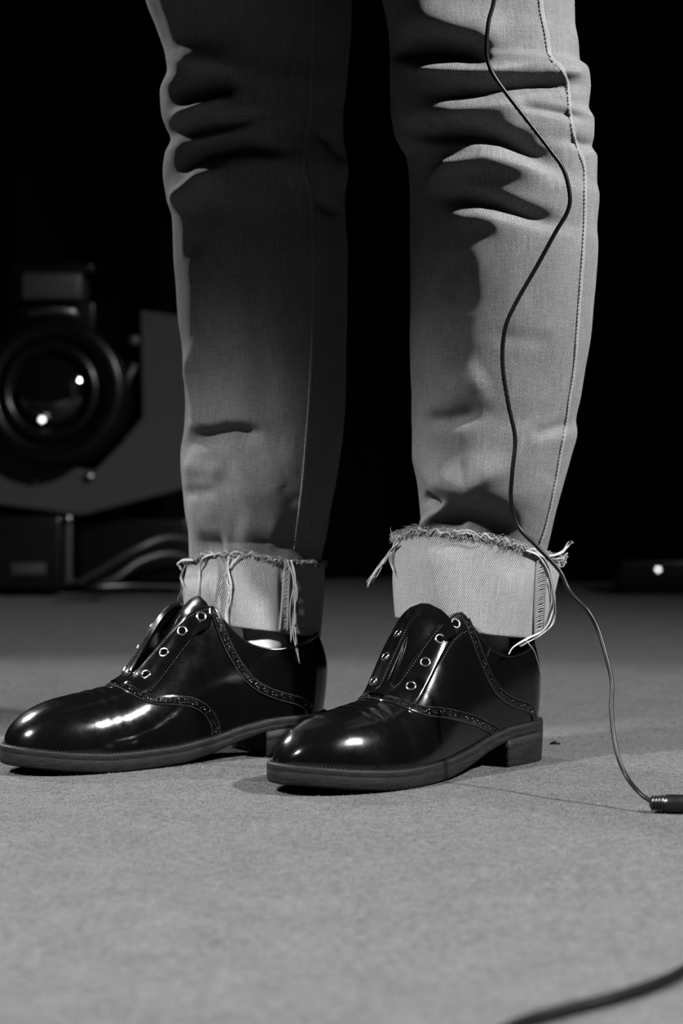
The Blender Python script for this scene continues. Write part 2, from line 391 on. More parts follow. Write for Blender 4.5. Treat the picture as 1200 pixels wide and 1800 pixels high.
def strip(leg, pts, name, hw, hgt, m, stitch=True):
    c = catmull(pts, 10); c = resample(c, 4); p, a, gy = leg.pick(c[:, 0], c[:, 1])
    T = np.gradient(p, axis=0); T /= np.linalg.norm(T, axis=1)[:, None]; N = np.stack([np.sin(a), -np.cos(a), 0*a], -1); B = np.cross(N, T); B /= np.linalg.norm(B, axis=1)[:, None]; N = np.cross(T, B)
    prof = [(-1, -.6), (-.9, .6), (-.5, 1), (0, .9), (.5, 1), (.9, .6), (1, -.6)]; v = []; f = []; uv = []
    for i in range(len(p)):
        wob = 1+.12*math.sin(i*1.3)+.2*math.sin(i*.47)
        for s_, h in prof: v.append(p[i]+B[i]*hw*s_+N[i]*hgt*h*wob); uv.append((s_*hw, p[i][2]))
    k = len(prof)
    for i in range(len(p)-1):
        for j in range(k-1): f.append((i*k+j, (i+1)*k+j, (i+1)*k+j+1, i*k+j+1))
    o = make(name, v, f, m, jeans, uv=uv)
    if stitch:
        mb = MB(); q = resample(p, .0034)
        qN = np.stack([np.interp(np.linspace(0, 1, len(q)), np.linspace(0, 1, len(p)), N[:, j]) for j in range(3)], 1)
        qB = np.stack([np.interp(np.linspace(0, 1, len(q)), np.linspace(0, 1, len(p)), B[:, j]) for j in range(3)], 1)
        for i in range(len(q)-1):
            a0 = q[i]+qN[i]*hgt*1.2-qB[i]*hw*.9; a1 = q[i]+(q[i+1]-q[i])*.65+qN[i]*hgt*1.2-qB[i]*hw*.9
            mb.tube([a0, (a0+a1)/2+qN[i]*.0003, a1], [.0002, .0004, .0002], 5)
        st = mb.build('top_stitching', M['topstitch'], jeans, kind='stuff')
    return o
strip(legR, [(948, -20), (952, 20), (960, 60), (967, 100), (985, 118), (995, 135), (999, 165), (1002, 200), (1012, 250), (1026, 290), (1028, 340), (1027, 400), (1022, 480), (1016, 560), (1010, 640), (1001, 700), (995, 745), (985, 800), (974, 860), (962, 915), (950, 955)], 'side_seam', .0027, .0007, M['seam'])
strip(legL, [(552, -20), (551, 60), (548, 140), (545, 200), (536, 260), (534, 300), (544, 335), (549, 400), (550, 500), (549, 600), (544, 700), (538, 780), (531, 860), (522, 930), (518, 965)], 'side_seam', .0018, .0007, M['seam'])

# ------------------------------------------------------------------ turned-up cuffs
class Cuff:
    """a: angle (0 faces the lens, +90 deg right), t: 0 bottom .. 1 top"""
    def __init__(s, D, ltop, rtop, lbot, rbot, top, bot, seed, ry=.95, dents=()):
        s.D = D; s.e = (ltop, rtop, lbot, rbot); s.top = pchip(*zip(*top)); s.bot = pchip(*zip(*bot)); s.ry = ry; s.dents = dents
        r = np.random.default_rng(seed); s.ns = [(r.integers(1, 7), r.random()*6, r.normal()*1.5) for _ in range(5)]
    def pos(s, a, t, off=0):
        a = np.asarray(a, float); t = np.asarray(t, float); lt, rt, lb, rb = s.e
        l = lb+(lt-lb)*t; r = rb+(rt-rb)*t; D = s.D; cx = ((l+r)/2-HX)*D/F; rx = (r-l)/2*D/F; u = np.sin(a)
        d = D-rx*s.ry*np.cos(a)
        pxg = (l+r)/2+u*(r-l)/2
        py = s.bot(pxg)*(1-t)+s.top(pxg)*t; dn = np.where(np.cos(a) > 0, D-rx*s.ry*np.cos(a), D-0*rx)
        z = CH-(py-HY)*dn/F
        bul = .0012*np.sin(t*math.pi)
        for k, ph, m_ in s.ns: bul = bul+.0004*m_*np.sin(k*a+ph+2*t)
        for (x0, y0, sx, sy, am) in s.dents: bul = bul+am*.001*np.exp(-((pxg-x0)/sx)**2-((py-y0)/sy)**2)
        bul = bul+off
        return np.stack([cx+(rx+bul)*u, D-(rx+bul)*s.ry*np.cos(a), z+0*a], -1)
    def pick(s, px, py, off=0):
        px = np.asarray(px, float); py = np.asarray(py, float); lt, rt, lb, rb = s.e; t = np.full(px.shape, .5); g = np.zeros(px.shape)
        for _ in range(14):
            p = s.pos(np.arcsin(g), t, off); qx, qy = proj(p); l = lb+(lt-lb)*t; r = rb+(rt-rb)*t
            g = np.clip(g+(px-qx)/((r-l)/2)*.8, -.995, .995); t = t-(py-qy)/(s.bot(px)-s.top(px))*.8; t = np.clip(t, -.3, 1.3)
        return s.pos(np.arcsin(g), t, off), np.arcsin(g), t
def cuff_mesh(cf, parent):
    na, nt = 200, 40; aa = np.linspace(-math.pi, math.pi, na+1)[:-1]
    rows = []
    for k in range(nt+1): rows.append((1-k/nt, 0))
    for k in range(1, 9): rows.append((-.018*math.sin(math.pi*k/8), -.0036*(1-math.cos(math.pi*k/8))/2*2/2))
    for k in range(1, nt+1): rows.append((k/nt*.98, -.0036))
    v = []; uv = []
    for t, off in rows:
        jag = 0
        tt = np.full(na, t)
        if t > .9: tt = tt+(t-.9)*10*.018*(np.sin(aa*37)+np.sin(aa*61+1)+.8*np.sin(aa*97+2))
        p = cf.pos(aa, tt, off); v += list(p); uv += [(a*.072, p_[2]) for a, p_ in zip(aa, p)]
    f = [(i*na+j, (i+1)*na+j, (i+1)*na+(j+1) % na, i*na+(j+1) % na) for i in range(len(rows)-1) for j in range(na)]
    # uv wraps at the back of the leg only
    return make('turned_up_cuff', v, f, M['cuff'], parent, uv=uv)
cuffR = Cuff(2.05, 693, 986, 697, 956, [(680, 950), (700, 942), (735, 933), (800, 938), (850, 945), (900, 958), (930, 970), (990, 985)],
             [(680, 1080), (720, 1088), (800, 1104), (860, 1115), (920, 1119), (960, 1110)], 4, dents=[(760, 950, 40, 22, -2.5), (890, 985, 30, 30, -2.5), (930, 1030, 12, 70, 1.5)], ry=.82)
cuffL = Cuff(2.13, 318, 566, 326, 571, [(305, 992), (330, 985), (370, 974), (420, 972), (480, 983), (520, 990), (570, 992)],
             [(310, 1072), (360, 1088), (420, 1100), (480, 1108), (530, 1115), (575, 1117)], 8, dents=[(345, 995, 30, 26, -11), (400, 1040, 12, 60, -7), (375, 1030, 10, 40, 2), (500, 1045, 7, 70, -3)], ry=.82)
cfR = cuff_mesh(cuffR, person); cfL = cuff_mesh(cuffL, person)

def fray(cf, parent, n, seed, length=(.003, .009)):
    r = np.random.default_rng(seed); mb = MB(); aa = r.uniform(-math.pi, math.pi, n); tt = r.uniform(.955, 1.05, n)
    p = cf.pos(aa, tt, .0002); 
    for i in range(n):
        L = r.uniform(*length)*(.6+.6*math.sin(aa[i]*5)**2); out = np.array((math.sin(aa[i]), -math.cos(aa[i]), 0)); tan = np.array((math.cos(aa[i]), math.sin(aa[i]), 0))
        dr = out*r.uniform(.1, .9)+tan*r.normal()*.9+np.array((0, 0, r.uniform(-.7, .5))); dr /= np.linalg.norm(dr)
        c1 = p[i]+dr*L*.5+r.normal(0, .0006, 3); c2 = c1+(dr+np.array((0, 0, -.5))+r.normal(0, .5, 3))*L*.4
        mb.tube(catmull([p[i]-out*.001, c1, c2], 2), .00022, 3, cap=False)
    # the twisted rolled weft edge
    a2 = np.linspace(-math.pi, math.pi, 260); q = cf.pos(a2, 1.0+.02*np.sin(a2*31)+.015*np.sin(a2*53), .0006)
    mb.tube(q, .0010+.0005*np.sin(a2*23)+.0003*np.sin(a2*71), 7)
    q = cf.pos(a2, .985+.03*np.sin(a2*43+1), .0010); mb.tube(q, .0006+.0003*np.sin(a2*47), 5)
    mb.build('frayed_edge', M['fray'], parent, kind='stuff')
fray(cuffR, cfR, 2600, 1, (.0012, .0040)); fray(cuffL, cfL, 2000, 2, (.001, .003))

def thread(cf, parent, pts, r=.0005, n=1, spread=.0016, seed=0, lift=.003, mat_=None):
    """pts: (px, py, extra lift towards the lens in m)"""
    g = np.random.default_rng(seed); pts = np.array([tuple(p)+(0,)*(3-len(p)) for p in pts], float)
    p, a, t = cf.pick(pts[:, 0], pts[:, 1], lift); base = []
    for k in range(len(pts)):
        d = p[k][1]-pts[k, 2]; base.append(P(pts[k, 0], pts[k, 1], d))
    base = np.array(base)
    for i in range(n):
        q = base+np.r_[[np.zeros(3)], g.normal(0, spread, (len(base)-1, 3))*np.linspace(.35, 1.2, len(base)-1)[:, None]] if n > 1 else base
        c = catmull(q, 8); mb = MB(); mb.tube(c, r*np.linspace(1.1, .55, len(c)), 6); mb.build('frayed_thread', mat_ or M['thread'], parent)
thread(cuffR, cfR, [(700, 955), (688, 968), (676, 985), (660, 1005), (645, 1028)], .0006, 7, .0016, 1)
thread(cuffR, cfR, [(700, 945), (690, 962), (688, 985), (694, 1010)], .0006, 3, .001, 2)
thread(cuffR, cfR, [(690, 948), (687, 935), (686, 927)], .0003, 1)
thread(cuffR, cfR, [(925, 968), (945, 978), (960, 1000), (971, 1035), (970, 1075), (955, 1105), (925, 1124, .003), (903, 1136, .006), (895, 1150, .010)], .0008, 2, .0008, 4)
thread(cuffR, cfR, [(938, 966), (962, 990), (974, 1040), (973, 1090), (950, 1112), (915, 1136, .006)], .0005, 2, .001, 5)
thread(cuffR, cfR, [(925, 1126, .004), (940, 1148, .01), (950, 1185, .01)], .0003, 1, seed=6)
thread(cuffR, cfR, [(935, 970), (960, 978), (985, 972), (1000, 958), (1006, 952)], .0006, 5, .0013, 7)
thread(cuffR, cfR, [(960, 982), (985, 982), (997, 972), (990, 995), (982, 994)], .0004, 1, seed=8)
thread(cuffR, cfR, [(800, 935, .002), (825, 932, .003), (845, 945, .002), (853, 950, 0)], .00045, 1, seed=9)
thread(cuffL, cfL, [(372, 975), (357, 982), (351, 1000), (350, 1020), (346, 1045), (328, 1070, .012), (305, 1094, .03), (288, 1112, .045)], .0009, 2, .0005, 10)
thread(cuffL, cfL, [(402, 978), (400, 1000), (406, 1030), (403, 1055), (399, 1080), (400, 1110, .002), (399, 1130, .004)], .0006, 4, .0012, 11)
thread(cuffL, cfL, [(422, 976), (405, 995), (398, 1012), (404, 1045)], .0006, 2, .0012, 12)
thread(cuffL, cfL, [(512, 985), (517, 1010), (520, 1045), (516, 1085), (518, 1115, .002), (522, 1165, .006)], .0007, 5, .0013, 13)
thread(cuffL, cfL, [(505, 984), (516, 1020), (514, 1070), (511, 1130, .004)], .0005, 2, .001, 14)
thread(cuffL, cfL, [(325, 995), (318, 1015), (322, 1030), (315, 1055)], .0004, 3, .0012, 15)
thread(cuffL, cfL, [(340, 985), (322, 985), (312, 993), (318, 999)], .0010, 3, .0012, 16)

def overlock(cf, parent, x0, x1, y0, y1, n, seed):
    g = np.random.default_rng(seed); mb = MB(); ys = np.linspace(y0, y1, n)
    for i, y in enumerate(ys):
        k = (y-y0)/(y1-y0); xa = x0[0]*(1-k)+x0[1]*k; xb = x1[0]*(1-k)+x1[1]*k
        p, _, _ = cf.pick([xa, (xa+xb)/2, xb], [y+4, y-1+g.normal(), y-3], .0015); mb.tube(catmull(p, 3), .0006, 5)
    for xs_ in (x0, x1):
        yy = np.linspace(y0-3, y1+3, 30); kk = np.linspace(0, 1, 30); p, _, _ = cf.pick(xs_[0]*(1-kk)+xs_[1]*kk, yy, .0008); mb.tube(p, .0013, 7)
    mb.build('seam_allowance', M['seam'], parent, label='overlocked seam edge showing on the turned-up cuff')
overlock(cuffR, cfR, (944, 938), (962, 953), 985, 1112, 36, 1)
overlock(cuffL, cfL, (502, 492), (509, 505), 990, 1106, 36, 2)

# ------------------------------------------------------------------ shoes
LU = .312
cF = pchip([0, .1, .18, .24, .28, .312], [0, .003, .004, .001, -.003, -.006])
wF = pchip([0, .05, .09, .13, .17, .21, .24, .312], [.031, .033, .0325, .0355, .0415, .0465, .047, .046])
z0F = pchip([-.01, 0, .06, .09, .13, .17, .22, .27, .312, .325], [.036, .036, .0345, .030, .021, .0165, .0155, .019, .024, .025])
HcF = pchip([0, .05, .09, .115, .135, .15, .17, .19, .208, .225, .245, .27, .312], [.235, .200, .168, .150, .1345, .119, .097, .078, .0705, .0672, .064, .060, .054])
DEF = {1: (0, 0, 0), -1: (0, 0, 0)}      # how far each side of the unlaced throat gapes (outwards, forwards)
gapF = pchip([.112, .12, .15, .185, .203, .32], [.0165, .0145, .0095, .0045, 0, 0])
colF = pchip([0, .02, .04, .06, .08, .095, .105, .112], [.110, .105, .099, .097, .102, .114, .127, .137])
eF = pchip([0, .1, .14, .19, .24, .312], [.9, .95, .92, .92, .82, .75])
def outline(x, L=LU, e=0):
    x = np.asarray(x, float); cap = np.ones(x.shape); xt = .222; xh = .033
    u = np.clip((x-xt)/(L-xt), 0, 1); cap = np.sqrt(np.clip(1-u**2.3, 0, 1)); h = np.clip((xh-x)/(xh+e), 0, 1); cap = cap*np.sqrt(np.clip(1-h**2.2, 0, 1))
    return cF(np.clip(x, 0, LU)), (wF(np.clip(x, 0, LU))+e)*cap
def S(x, q, side, off=0.0, crease=True):
    """upper surface in shoe coordinates (forward, lateral, up); q 0 feather .. 1 top edge"""
    def raw(x, q):
        c, w_ = outline(x); z0 = z0F(x); u = np.clip((x-.258)/(LU-.258), 0, 1)
        h = (HcF(x)-z0)*np.sqrt(np.clip(1-u**2.2, 0, 1))+1e-5; e = eF(x)
        g = np.clip(gapF(x)/np.maximum(w_, 1e-5), 0, .95); th_gap = np.arccos(g**(1/e)); th_col = np.arcsin(np.clip((colF(x)-z0)/h, 0, 1))
        k = np.clip((x-.108)/.008, 0, 1); th = (th_col*(1-k)+th_gap*k)*q
        z = z0+h*np.sin(th); y = w_*np.maximum(np.cos(th), 0)**e
        # flex creases across the vamp
        zr = z+.0
        if crease:
            m_ = np.exp(-((x-.228)/.014)**2)*np.sin(th)**2; z = z-.0006*m_*(np.sin((x-.2)*520+1.5*np.sin(th*2)+1.2*np.sin(5*th))*.9+.4*np.sin((x-.2)*1100+4*th))
        yc = c*(1-.4*np.sin(th)) ; hb = np.clip(1-x/.07, 0, 1)
        fl, fw, mode = DEF[side]; am = np.clip((x-.045)/.065, 0, 1); am = am*am*(3-2*am)*np.clip((.203-x)/.085, 0, 1)
        if mode: z = z+.004*am*np.sin(np.clip((q-.4)/.6, 0, 1)*math.pi); k_ = np.clip((q-.7)/.3, 0, 1); am = am*np.clip(q/.7, 0, 1)**1.6*(1-.70*k_*k_*(3-2*k_))
        else: am = am*np.clip(q, 0, 1)**1.6*(1-.40*np.clip((q-.76)/.24, 0, 1)**1.3)
        yc = yc+side*fl*am; x = x+fw*am
        xs = x+hb*(-.005*np.sin(np.clip((z-z0)/.085, 0, 1)*math.pi)+.012*np.clip((z-.075)/.045, 0, 1)**1.5)
        # ankle side: quarter leans in towards the collar
        return np.stack([xs+0*q, yc+side*y, z], -1)
    x = np.asarray(x, float); q = np.asarray(q, float); x, q = np.broadcast_arrays(x, q); p = raw(x, q)
    dx = (raw(np.clip(x+.0008, 0, LU-.00005), q)-raw(np.clip(x-.0008, 0.00005, LU), q)); dq = raw(x, np.clip(q+.006, 0, 1.02))-raw(x, np.clip(q-.006, 0, 1))
    N = np.cross(dx, dq); N = N/(np.linalg.norm(N, axis=-1)[..., None]+1e-12)
    out = np.stack([0*x, side+0*x, .6+0*x], -1); sg = np.sign((N*out).sum(-1)); N = N*np.where(sg == 0, 1, sg)[..., None]
    return p+N*np.asarray(off)[..., None] if np.ndim(off) else p+N*off, N

class ShoeFrame:
    def __init__(s, Hh, Ff, lat): s.H = Hh; s.F = Ff; s.l = np.array(lat)
    def w(s, p):
        p = np.asarray(p, float); return np.stack([s.H[0]+p[..., 0]*s.F[0]+p[..., 1]*s.l[0], s.H[1]+p[..., 0]*s.F[1]+p[..., 1]*s.l[1], p[..., 2]], -1)

def build_shoe(fr, label, gape, tong):
    DEF.update(gape)
    W = fr.w
    def mk(name, v, f, m, **k): return make(name, W(np.array(v)), f, m, shoe, **k)
    # upper ------------------------------------------------
    nu, nq = 190, 44; us = np.linspace(0, 1, nu+1); xs = LU*(1-np.cos(math.pi*us))/2; xs[0] = 1e-5; xs[-1] = LU-1e-5
    qs = np.linspace(0, 1, nq+1); v = []; f = []
    for side in (1, -1):
        b = len(v); X, Q = np.meshgrid(xs, qs, indexing='ij'); p, N = S(X, Q, side); v += list(p.reshape(-1, 3)); r = nq+1
        for i in range(nu):
            for j in range(nq):
                q4 = (b+i*r+j, b+(i+1)*r+j, b+(i+1)*r+j+1, b+i*r+j+1); f.append(q4 if side*fr_sign(fr) > 0 else q4[::-1])
    me = bpy.data.meshes.new('shoe'); me.from_pydata([tuple(map(float, q)) for q in W(np.array(v))], [], f)
    import bmesh
    bm = bmesh.new(); bm.from_mesh(me); bmesh.ops.remove_doubles(bm, verts=bm.verts, dist=.0001); bmesh.ops.recalc_face_normals(bm, faces=bm.faces)
    nz = sum(f_.normal.z*f_.calc_area() for f_ in bm.faces if f_.calc_center_median().z < .08)
    if nz < 0: bmesh.ops.reverse_faces(bm, faces=bm.faces)
    bm.to_mesh(me); bm.free()
    me.polygons.foreach_set('use_smooth', [True]*len(me.polygons)); me.materials.append(M['leather'])
    shoe = bpy.data.objects.new('shoe', me); C.objects.link(shoe); shoe.parent = person; shoe['label'] = label
    md = shoe.modifiers.new('t', 'SOLIDIFY'); md.thickness = .0022; md.offset = -1
    # sole ------------------------------------------------
    def sole_outline(n=120, e=.0042, x0=None):
        us = np.linspace(0, 1, n); Lx = LU+e; xx = -e+(Lx+e)*(1-np.cos(math.pi*us))/2
        hw = []
        for x in xx:
            cap = math.sqrt(max(0, 1-max(0, (x-.222)/(Lx-.222))**2.3)); h = max(0, (.033-x)/(.033+e)); cap *= math.sqrt(max(0, 1-min(1, h)**2.2)); hw.append((float(wF(np.clip(x, 0, LU)))+e)*cap)
        c = cF(np.clip(xx, 0, LU)); return [(x, c_+h) for x, c_, h in zip(xx, c, hw)]+[(x, c_-h) for x, c_, h in list(zip(xx, c, hw))[-2:0:-1]]
    ol = sole_outline(); thick = pchip([-.01, .06, .10, .16, .33], [.010, .010, .0115, .0150, .0155])
    def ring_at(off, fz, sh=0):
        o = []
        m_ = len(ol); A = np.array(ol); T = np.roll(A, -1, 0)-np.roll(A, 1, 0); T /= np.linalg.norm(T, axis=1)[:, None]+1e-9; N = -np.stack([-T[:, 1], T[:, 0]], 1)
        ctr = A.mean(0); 
        B = A+N*off
        return [(B[i, 0], B[i, 1], fz(A[i, 0])) for i in range(m_)]
    T = lambda x: float(thick(x)); Z = lambda x: float(z0F(np.clip(x, -.01, .325)))
    rings = [ring_at(.012, lambda x: Z(x)+.0008), ring_at(.0012, lambda x: Z(x)+.0010), ring_at(.0002, lambda x: Z(x)+.0004), ring_at(0, lambda x: Z(x)-.0004),
             ring_at(0, lambda x: Z(x)-.0040), ring_at(.0002, lambda x: Z(x)-.0045), ring_at(0, lambda x: Z(x)-.005), ring_at(.0001, lambda x: Z(x)-T(x)+.0022), ring_at(.0009, lambda x: Z(x)-T(x)+.0006), ring_at(.002, lambda x: Z(x)-T(x)), ring_at(.014, lambda x: Z(x)-T(x))]
    v = [p for r_ in rings for p in r_]; m_ = len(ol); f = []
    for i in range(len(rings)-1):
        for j in range(m_): f.append((i*m_+j, (i+1)*m_+j, (i+1)*m_+(j+1) % m_, i*m_+(j+1) % m_))
    f.append(tuple(range(m_))); f.append(tuple((len(rings)-1)*m_+j for j in range(m_))[::-1])
    mk('sole', v, f, M['sole'])
    # heel block ------------------------------------------
    hx = .073; hp = [p for p in ol if p[0] < hx]
    up_ = sorted([p for p in hp if p[1] > float(cF(max(p[0], 0)))], key=lambda p: p[0]); dn_ = sorted([p for p in hp if p[1] <= float(cF(max(p[0], 0)))], key=lambda p: p[0])
    loop = dn_[::-1]+up_   # from breast (medial) round the back to the breast (lateral)
    loop = [(hx, loop[0][1])]+loop+[(hx, loop[-1][1])]
    nb = 8
    for k in range(1, nb): s_ = k/nb; loop.append((hx-.003*math.sin(math.pi*s_), (up_[-1][1]*(1-s_)+dn_[-1][1]*s_)))
    cx_ = .033; lv = []
    for fz, k in ((lambda x: Z(x)-T(x)+.001, 1.0), (lambda x: (Z(x)-T(x))*.72, .995), (lambda x: (Z(x)-T(x))*.70, .991), (lambda x: (Z(x)-T(x))*.68, .993), (lambda x: .006, .975), (lambda x: .0055, .972), (lambda x: .005, .972), (lambda x: .0008, .965), (lambda x: 0, .95)):
        lv.append([(cx_+(x-cx_)*k, y*k, fz(x)) for x, y in loop])
    m_ = len(loop); v = [p for r_ in lv for p in r_]; f = [(i*m_+j, (i+1)*m_+j, (i+1)*m_+(j+1) % m_, i*m_+(j+1) % m_) for i in range(len(lv)-1) for j in range(m_)]
    f.append(tuple(range(m_))); f.append(tuple((len(lv)-1)*m_+j for j in range(m_))[::-1]); mk('heel', v, f, M['sole'])
    # welt stitching
    mb = MB(); wl = np.array(ring_at(.0028, lambda x: Z(x)+.0014)); wl = resample(np.vstack([wl, wl[:1]]), .0032)
    for i in range(len(wl)-1):
        if wl[i][0] > .07: mb.tube([wl[i], (wl[i]+(wl[i+1]-wl[i])*.35)+(0, 0, .0003), wl[i]+(wl[i+1]-wl[i])*.7], [.0002, .0005, .0002], 5)
    mb.v = list(map(tuple, W(np.array(mb.v)))); mb.build('welt_stitching', M['sole'], shoe, kind='stuff')

    # bands of perforated leather ---------------------------
    holes = MB(); stitches = MB(); 
    def band(curves, hw, name, hts=.0013, closed=True):
        pts = []; nrm = []
        for side, c in curves:
            c = catmull(c, 12); p, N = S(c[:, 0], np.clip(c[:, 1], 0, 1), side, 0, False); pts.append(p); nrm.append(N)
        p = np.vstack(pts); N = np.vstack(nrm); keep = [0]
        for i in range(1, len(p)):
            if np.linalg.norm(p[i]-p[keep[-1]]) > .0008: keep.append(i)
        p = p[keep]; N = N[keep]
        s_ = np.r_[0, np.cumsum(np.linalg.norm(np.diff(p, axis=0), axis=1))]; n_ = int(s_[-1]/.0018); t = np.linspace(0, s_[-1], n_)
        p = np.stack([np.interp(t, s_, p[:, k]) for k in range(3)], 1); N = np.stack([np.interp(t, s_, N[:, k]) for k in range(3)], 1)
        for _ in range(5): p[1:-1] = (p[:-2]+2*p[1:-1]+p[2:])/4; N[1:-1] = (N[:-2]+2*N[1:-1]+N[2:])/4
        N /= np.linalg.norm(N, axis=1)[:, None]; Tn = np.gradient(p, axis=0); Tn /= np.linalg.norm(Tn, axis=1)[:, None]; B = np.cross(N, Tn); B /= np.linalg.norm(B, axis=1)[:, None]
        prof = [(-1.02, -.0012), (-1, .0003), (-.93, .8*hts), (-.75, hts), (-.3, hts*1.12), (.3, hts*1.12), (.75, hts), (.93, .8*hts), (1, .0003), (1.02, -.0012)]; k = len(prof)
        v = [p[i]+B[i]*hw*a+N[i]*h for i in range(len(p)) for a, h in prof]; f = [(i*k+j, (i+1)*k+j, (i+1)*k+j+1, i*k+j+1) for i in range(len(p)-1) for j in range(k-1)]
        mk(name, v, f, M['leather'])
        # punched pattern: big hole, pair of small ones
        step = int(round(.0085/.0018))
        for i in range(2, len(p)-2, step):
            c = p[i]+N[i]*hts*1.16; holes.disc(c, N[i], .00115, 12); rims.ring(c, N[i], .00140, .00045, 12, 6)
            j = min(i+step//2, len(p)-1)
            for sg in (-1, 1):
                c = p[j]+N[j]*hts*1.14+B[j]*hw*.36*sg; holes.disc(c, N[j], .0006, 8); rims.ring(c, N[j], .0008, .0003, 8, 5)
        for sg in (-1, 1):
            for i in range(0, len(p)-1):
                a = p[i]+N[i]*hts*.98+B[i]*hw*.84*sg; b = p[i+1]+N[i+1]*hts*.98+B[i+1]*hw*.84*sg
                stitches.tube([a, (a+b)/2+N[i]*.0002, a+(b-a)*.75], [.00015, .0003, .00015], 4)
    rims = MB()
    wing_l = [(.208, 1), (.204, .82), (.194, .60), (.176, .42), (.150, .27), (.122, .17), (.100, .11), (.088, .05), (.084, 0)]
    wing_m = [(.208, 1), (.204, .82), (.196, .62), (.182, .46), (.162, .34), (.143, .25), (.130, .16), (.124, .08), (.123, 0)]
    band([(-1, wing_m[::-1]), (1, wing_l)], .0047, 'perforated_wing_band')
    back = [(.110, .95), (.104, .80), (.093, .62), (.078, .46), (.058, .32), (.040, .22), (.030, .12), (.027, .0)]
    band([(1, back)], .0043, 'perforated_heel_band'); band([(-1, back)], .0043, 'perforated_heel_band')
    # stitched line below the eyelets and along the edge
    def stitch_line(c, side, off=.0003):
        c = catmull(c, 10); p, N = S(c[:, 0], np.clip(c[:, 1], 0, 1), side, off); s_ = np.r_[0, np.cumsum(np.linalg.norm(np.diff(p, axis=0), axis=1))]; n_ = int(s_[-1]/.0026); t = np.linspace(0, s_[-1], n_)
        pp = np.stack([np.interp(t, s_, p[:, k]) for k in range(3)], 1); NN = np.stack([np.interp(t, s_, N[:, k]) for k in range(3)], 1)
        for i in range(n_-1): stitches.tube([pp[i], pp[i]+(pp[i+1]-pp[i])*.35+NN[i]*.0003, pp[i]+(pp[i+1]-pp[i])*.7], [.0002, .00045, .0002], 5)
    eye = []
    for side in (1, -1):
        lower = [(.113, .80), (.13, .745), (.15, .68), (.17, .62), (.185, .58)]
        stitch_line(lower, side)
        stitch_line([(.116, .965), (.13, .965), (.15, .955), (.175, .945), (.195, .94)], side, .0016)
        # eyelet facing: a raised doubled piece
        nx_, nq_ = 50, 14; v = []; f = []
        for i in range(nx_+1):
            x = .1125+(.199-.1125)*i/nx_; ql = np.interp(x, [.1125, .13, .15, .17, .199], [.81, .755, .69, .63, .56])
            if i < 4: ql = ql+(1-ql)*(.35-.09*i)
            for j in range(nq_+1):
                q = ql+(1.0-ql)*j/nq_; edge = min(j, nq_-j, i, nx_-i); h = .0014 if edge > 0 else .0002
                p, _ = S(x, q, side, h); v.append(p)
        for i in range(nx_):
            for j in range(nq_): f.append((i*(nq_+1)+j, (i+1)*(nq_+1)+j, (i+1)*(nq_+1)+j+1, i*(nq_+1)+j+1))
        mk('eyelet_facing', v, f, M['leather'])
        # rolled edge
        xx = np.linspace(.112, .203, 60); p, _ = S(xx, np.ones(60), side, .0004); mb = MB(); mb.tube(p, .0011, 8); mb.v = list(map(tuple, W(np.array(mb.v)))); mb.build('facing_edge', M['leather'], shoe)
        xx = np.linspace(.0002, .112, 90); p, _ = S(xx, np.ones(90), side, -.0008); mb = MB(); mb.tube(p, .0015, 8); mb.v = list(map(tuple, W(np.array(mb.v)))); mb.build('collar_edge', M['leather'], shoe)
        for x in (.1235, .143, .1625, .182):
            q = np.interp(x, [.1235, .182], [.895, .80]); p, N = S(x, q, side, .0016); p = np.array(p).reshape(3); N = np.array(N).reshape(3)
            mb = MB(); mb.ring(p, N, .0039, .0008, 28, 10, .9); mb.v = list(map(tuple, W(np.array(mb.v)))); e_ = mb.build('eyelet', M['eyelet'], shoe); eye.append(e_)
            holes.disc(p+N*.0002, N, .0034, 20)
    for mb_, nm, m_ in ((holes, 'perforation', M['pit']), (rims, 'perforation_rim', M['leather']), (stitches, 'stitching', M['shoe_thread'])):
        mb_.v = list(map(tuple, W(np.array(mb_.v)))); mb_.build(nm, m_, shoe, kind='stuff')
    # throat tab at the bottom of the lacing
    v = []; f = []; n1, n2 = 10, 20
    for i in range(n1+1):
        rr = i/n1
        for j in range(n2+1):
            a = math.pi*j/n2; x = .206-.020*rr*math.sin(a); yy = .0105*rr*math.cos(a)
            q = 1-abs(yy)/.055; side = 1 if yy >= 0 else -1; p, _ = S(x, min(1, q), side, .0020 if i < n1 else .0004); p = np.array(p).reshape(3); p[1] = float(cF(x))*.6+yy; p[2] = float(HcF(x))+(.0032 if i < n1 else .0)-yy*yy*12
            v.append(p)
    for i in range(n1):
        for j in range(n2): f.append((i*(n2+1)+j, (i+1)*(n2+1)+j, (i+1)*(n2+1)+j+1, i*(n2+1)+j+1))
    mk('throat_tab', v, f, M['leather'])
    # tongue
    v = []; f = []; n1, n2 = 40, 24; uu = np.linspace(0, 1, n1+1)
    cl = catmull([(.203, .0665), (.18, .083), (.15, .110), (.128, .130), (.113, .139), (.104, .1435), (.099, .1455)], 8); cl = resample(cl, .001); cl = np.stack([np.interp(uu, np.linspace(0, 1, len(cl)), cl[:, k]) for k in range(2)], 1)
    for lay, o in ((0, .0), (1, -.0035)):
        for i in range(n1+1):
            t = uu[i]; hw = .008+.028*min(1, t/.8)**1.5; 
            if t > .78: hw = .036*math.sqrt(max(0, 1-((t-.78)/.222)**2.2))
            for j in range(n2+1):
                s_ = -1+2*j/n2; y = hw*s_; dz = -(y*y)*17; ed = 1 if (abs(s_) < .97 and i < n1) else .3
                v.append((cl[i, 0]+o*.7*ed-(y*y)*4+tong[1]*t**2.6, y-.001+tong[0]*t**1.5, cl[i, 1]+dz*.62+o*ed))
    k = n2+1
